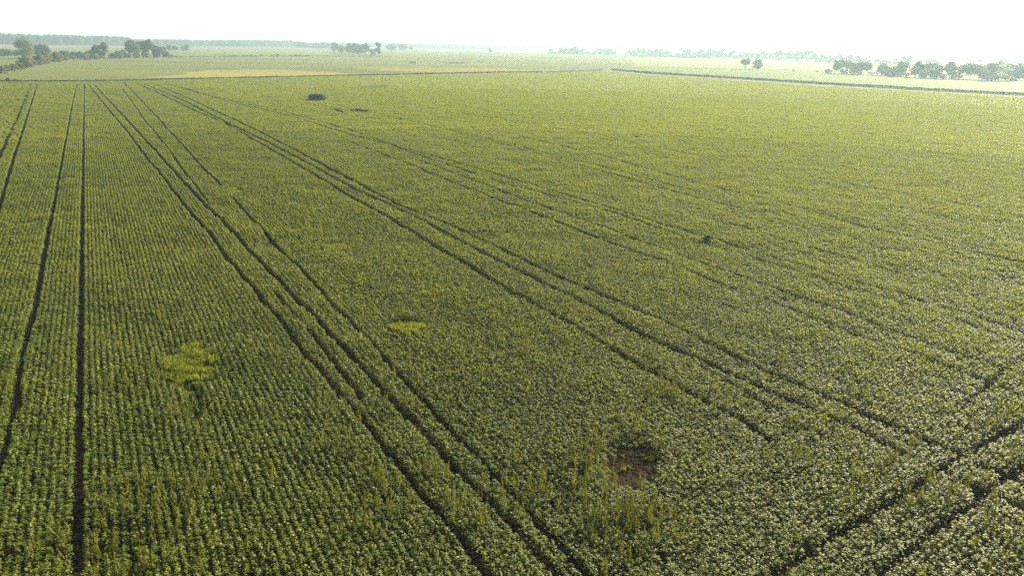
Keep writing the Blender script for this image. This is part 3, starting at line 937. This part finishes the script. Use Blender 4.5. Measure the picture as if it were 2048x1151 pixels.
for i in range(26):
    rr = random.Random(i)
    x = 1262 + i * 6.2 + rr.uniform(-2, 2)
    b = 111.8 + (x - 1262) * 0.029 + rr.uniform(0, 1.6)
    plant(B, x, b, b - rr.uniform(1.8, 4.2), rr.uniform(4, 9), 'faint low scrub bush at the foot of the long hazy belt', HB, 'bush', D_, leafpx=1.0)
# pair of trees
plant(T, 1490, 139.6, 119, 19, 'left tree of the isolated pair in the pale field, slimmer bare trunk', 'isolated pair of trees', 'umbrella', D_, basef=0.42)
plant(T, 1515, 140, 120, 19, 'right tree of the isolated pair in the pale field, leafy to the ground', 'isolated pair of trees', 'round', D_)
plant(B, 1587, 143, 139.2, 7, 'round bush alone in the pale field right of the tree pair', None, 'bush', D_, leafpx=1.1)
plant(B, 1635, 144, 141.8, 8, 'low bush just left of the right-hand tree row', None, 'bush', D_, leafpx=1.0)
# right-hand row
RG = 'trees of the right-hand row'
for a in [(1682, 147.5, 122, 38, 'first wide tree of the right-hand row, with a bush at its left foot', 'umbrella'), (1720, 149.5, 126, 36, 'second wide tree of the right-hand row, flat-topped with gaps below', 'umbrella'),
          (1763, 151.5, 128, 20, 'third tree of the right-hand row, smaller and round', 'round'), (1801, 153.5, 125, 22, 'fourth tree of the right-hand row, taller with a leaning crown', 'open'),
          (1831, 155.2, 125, 21, 'fifth tree of the right-hand row, ragged open top', 'open'), (1861, 156.5, 128, 40, 'broad dense dome tree in the middle of the right-hand row', 'round'),
          (1898, 158, 125, 20, 'narrow tree with a tiered top right of the broad dome tree', 'open'), (1917, 157.5, 131, 11, 'thin see-through tree between the tiered tree and the next dome', 'column'),
          (1939, 158.8, 130, 38, 'wide tree with glowing gaps left of the largest one', 'umbrella'), (1996, 161.5, 121, 58, 'largest tree of the right-hand row, a great dark dome', 'round'),
          (2029, 161, 128, 28, 'tree on the right shoulder of the great dark dome', 'round'), (2050, 161.5, 136, 20, 'tree cut by the right edge of the photo', 'round')]:
    plant(T, a[0], a[1], a[2], a[3] * 1.08, a[4], RG, a[5], D_, leafpx=1.6)
plant(T, 2085, 163, 128, 34, 'tree just beyond the right edge of the photo', RG, 'round', D_)
RB = 'shrubs under the right-hand row'
for a in [(1656, 146, 138, 10, 'small bush leading the right-hand tree row'), (1690, 147.8, 139, 20, 'undergrowth bush below the first wide tree'), (1711, 149, 140, 16, 'undergrowth bush at the foot of the second wide tree'),
          (1746, 149.8, 144.8, 18, 'flat low hedge bush in the gap of the right-hand row'), (1782, 152.2, 133, 24, 'dense rounded shrub between the third and fourth trees'), (1812, 154, 146, 16, 'low bush right of the leaning tree'),
          (1846, 156, 147, 16, 'low bush left of the broad dome tree'), (1880, 157.5, 148, 18, 'low bush right of the broad dome tree'), (1912, 158.3, 149, 18, 'low bush under the thin see-through tree'),
          (1964, 159.4, 141, 12, 'dark upright shrub touching the largest tree'), (1985, 161.8, 152, 20, 'low dark bush below the left of the largest tree'), (2014, 162, 152, 26, 'low dark bush below the right of the largest tree')]:
    plant(B, a[0], a[1], a[2], a[3] * 1.45, a[4], RB, 'bush', D_)
plant(T, 1935, 126.5, 116, 11, 'faint round tree far behind the wide tree with glowing gaps', 'faint lone trees behind the right row', 'round', D_)
plant(T, 1958, 131.5, 118.5, 8, 'faint mushroom-topped tree far behind, left of the largest dome', 'faint lone trees behind the right row', 'umbrella', D_, basef=0.55)

# far woods that read as one mass
def wood(px, label, seed, n, leaf_px=2.8):
    """px: list of (x, base_y, top_y); crowns packed side by side in a deep band"""
    r = np.random.default_rng(seed)
    Q = []
    X = np.array([p[0] for p in px], float)
    ww = X[-1] - X[0]
    nt_ = int(ww / 5.5)
    each = max(100, int(n * 2.4) // nt_)
    for i in range(nt_):
        x = X[0] + ww * (i + r.random()) / nt_
        b = np.interp(x, X, [p[1] for p in px]); t = np.interp(x, X, [p[2] for p in px])
        p = at(x, b); k = ppm(x, b)
        t = t + (b - t) * max(0, r.normal(0.0, 0.07))
        h = (b - t) / k; wd = r.uniform(10, 17) / k
        a_ = r.uniform(0, 6.283, each); rr = np.sqrt(r.random(each)); tz = r.random(each)
        cap = np.sqrt(np.clip(1 - (rr * 0.9) ** 2, 0, 1))
        zz = h * tz * (0.72 + 0.28 * cap)
        c = np.stack([np.cos(a_) * rr * wd / 2, np.sin(a_) * rr * wd / 2, zz], 1)
        nr = np.stack([np.cos(a_) * rr, np.sin(a_) * rr, 0.3 + tz], 1) + r.normal(0, 0.45, (each, 3))
        nr /= np.linalg.norm(nr, axis=1)[:, None]
        ln = leaf_px / k * r.uniform(0.6, 1.3, each)
        V = leaf_quads(c, nr, r.uniform(0, 6.28, each), ln, ln * 0.75)
        dirv = np.array([p.x, p.y]) / math.hypot(p.x, p.y)
        back = r.random() ** 2 * 60
        V = V + np.array([p.x + dirv[0] * back, p.y + dirv[1] * back, 0])
        Q.append(V)
    me = quads_mesh('woodland', np.concatenate(Q), M_crown)
    o = bpy.data.objects.new('woodland', me); C.objects.link(o)
    return tag(o, label, 'woodland', kind='stuff')
wood([(-200, 87, 62), (0, 89.3, 66), (60, 90, 69), (120, 90.6, 70.5), (200, 91.3, 72), (262, 92, 75)], 'long tall blue wood on the horizon at far left', 1, 16000)
wood([(250, 92.2, 79.5), (330, 92.6, 79), (420, 93, 80.5), (500, 94, 80.5), (580, 94.4, 81), (610, 94.6, 84)], 'lower blue wood on the horizon right of the tall one', 2, 12000)
wood([(600, 96.2, 86), (640, 97, 86), (668, 97.5, 86)], 'short hazy wood left of the middle tree clump', 3, 4000)
wood([(640, 93.5, 84.5), (760, 95, 85.5), (840, 96.5, 87), (930, 97.8, 88.5)], 'pale distant wood behind the middle tree clump', 4, 6000)
wood([(925, 98.6, 91), (1000, 99, 90.5), (1060, 99.2, 90.3), (1150, 100.4, 91.5), (1240, 102, 92.5)], 'faint blue wood on the horizon at the centre', 5, 6000)
wood([(1230, 103, 92.8), (1330, 105, 94.5), (1450, 107, 98), (1600, 109.5, 100), (1760, 112.5, 105)], 'barely visible wood on the hazy horizon behind the long belt', 6, 6000)
wood([(1870, 117, 109.5), (1960, 118, 109.5), (2048, 118.5, 109), (2200, 121, 112)], 'ghostly pale wood at the far right horizon', 7, 4000)
wood([(2030, 127.5, 117.5), (2060, 128, 116), (2160, 130, 117)], 'hazy wood cut by the right edge behind the tree row', 8, 2000)

# ------------------------------------------------------------------ dark wagon in the crop, parked car
def box_bm(bm, x0, x1, y0, y1, z0, z1):
    vs_ = [bm.verts.new((x, y, z)) for z in (z0, z1) for x, y in ((x0, y0), (x1, y0), (x1, y1), (x0, y1))]
    for f in ((0, 3, 2, 1), (4, 5, 6, 7), (0, 1, 5, 4), (1, 2, 6, 5), (2, 3, 7, 6), (3, 0, 4, 7)):
        bm.faces.new([vs_[i] for i in f])

def bm_obj(name, bm, mat, parent, bev=0.0):
    if bev:
        bmesh.ops.bevel(bm, geom=bm.edges[:], offset=bev, segments=2, affect='EDGES')
    bmesh.ops.recalc_face_normals(bm, faces=bm.faces[:])
    me = bpy.data.meshes.new(name); bm.to_mesh(me); bm.free()
    me.materials.append(mat)
    o = bpy.data.objects.new(name, me); C.objects.link(o); o.parent = parent
    return o

def extrude_profile(prof, y0, y1):
    bm = bmesh.new()
    a = [bm.verts.new((x, y0, z)) for x, z in prof]; b = [bm.verts.new((x, y1, z)) for x, z in prof]
    bm.faces.new(a); bm.faces.new(b[::-1])
    n = len(prof)
    for i in range(n):
        j = (i + 1) % n
        bm.faces.new((a[j], a[i], b[i], b[j]))
    return bm

def wheel(parent, x, y, r, wd):
    bm = bmesh.new()
    bmesh.ops.create_cone(bm, cap_ends=True, segments=20, radius1=r, radius2=r, depth=wd, matrix=Matrix.Translation((x, y, r)) @ Matrix.Rotation(R(90), 4, 'X'))
    o = bm_obj('wheel', bm, M_rubber, parent, 0.02)
    bm = bmesh.new()
    bmesh.ops.create_cone(bm, cap_ends=True, segments=16, radius1=r * 0.55, radius2=r * 0.5, depth=wd * 1.15, matrix=Matrix.Translation((x, y, r)) @ Matrix.Rotation(R(90), 4, 'X'))
    bm_obj('rim', bm, M_steel, o)

M_navy = simple('weathered_navy_paint', (0.010, 0.020, 0.030), 0.9, 0.1, 1.2, 0.5)
M_rust = simple('dark_rust', (0.05, 0.03, 0.025), 0.8, 0.2, 2.0, 0.5)
M_palestrip = simple('pale_metal_strip', (0.35, 0.38, 0.4), 0.5, 0.4, 3.0, 0.2)
M_rubber = simple('rubber', (0.02, 0.02, 0.02), 0.8, 0.3)
M_steel = simple('steel', (0.3, 0.3, 0.3), 0.4, 0.5, metal=0.6)
wg = empty('farm_wagon', at(636, 203.2), R(-20))
tag(wg, 'dark navy covered wagon with a rounded roof, standing alone in the far crop', 'wagon')
wg.scale = (1.12, 1, 1.12)
TOPS = [(-2.78, 1.72), (-2.45, 1.98), (-1.7, 2.14), (-0.6, 2.2), (0.6, 2.2), (1.5, 2.1), (2.1, 1.92), (2.5, 1.66), (2.8, 1.25)]
prof = [(-2.75, 0.5), (0.5, 0.58), (0.9, 0.9), (2.6, 0.95)] + [(x, z - 0.05) for x, z in TOPS[::-1]]
bm_obj('body', extrude_profile(prof, -1.1, 1.1), M_navy, wg, 0.02)
bm = bmesh.new()
rows_ = []
for x, z in TOPS:
    rows_.append([bm.verts.new((x, -1.14 + 2.28 * i / 8, z + 0.22 * math.sin(math.pi * i / 8))) for i in range(9)])
for a, b in zip(rows_[:-1], rows_[1:]):
    for i in range(8): bm.faces.new((a[i], a[i + 1], b[i + 1], b[i]))
ext = bmesh.ops.extrude_face_region(bm, geom=bm.faces[:])
for v in ext['geom']:
    if isinstance(v, bmesh.types.BMVert): v.co.z -= 0.06
bm_obj('roof', bm, M_navy, wg)
bm = bmesh.new(); box_bm(bm, -2.83, -2.73, -1.16, -1.06, 0.5, 1.7); bm_obj('corner_post', bm, M_palestrip, wg)
bm = bmesh.new(); box_bm(bm, -2.6, 2.9, -0.35, 0.35, 0.42, 0.54); bm_obj('chassis', bm, M_rust, wg)
bm = bmesh.new(); box_bm(bm, 2.91, 4.0, -0.06, 0.06, 0.40, 0.52); bm_obj('drawbar', bm, M_rust, wg)
for x in (-1.6, 1.75):
    for y in (-0.95, 0.95): wheel(wg, x, y, 0.42, 0.24)

M_car = simple('pale_blue_paint', (0.55, 0.62, 0.68), 0.3, 0.5)
M_glass = simple('car_glass', (0.03, 0.04, 0.05), 0.1, 0.6)
cr = empty('parked_car', at(1147, 143.4), R(8))
tag(cr, 'small pale blue-white car parked on the farm track by the far ditch', 'car')
prof = [(-2.2, 0.35), (2.2, 0.35), (2.25, 0.7), (2.0, 0.92), (1.1, 1.0), (0.4, 1.5), (-1.2, 1.52), (-1.9, 1.05), (-2.2, 0.98)]
bm_obj('body', extrude_profile(prof, -0.85, 0.85), M_car, cr, 0.04)
for s in (-1, 1):
    bm = extrude_profile([(0.95, 1.03), (0.35, 1.42), (-1.1, 1.44), (-1.6, 1.08)], s * 0.845, s * 0.87)
    bm_obj('window', bm, M_glass, cr)
    for x in (-1.4, 1.4): wheel(cr, x, s * 0.8, 0.33, 0.2)

# ------------------------------------------------------------------ haze
bm = bmesh.new()
box_bm(bm, -13000, 13000, -300, 13000, -1.2, 46)
me = bpy.data.meshes.new('haze'); bm.to_mesh(me); bm.free()
hz = bpy.data.objects.new('haze', me); C.objects.link(hz)
tag(hz, kind='stuff')
mh = bpy.data.materials.new('haze'); mh.use_nodes = True
hn = mh.node_tree; hn.nodes.clear()
pv = hn.nodes.new('ShaderNodeVolumePrincipled')
pv.inputs['Color'].default_value = (0.64, 0.88, 1.0, 1)
pv.inputs['Density'].default_value = 0.00031
pv.inputs['Anisotropy'].default_value = 0.35
ho = hn.nodes.new('ShaderNodeOutputMaterial')
hn.links.new(pv.outputs[0], ho.inputs['Volume'])
me.materials.append(mh)
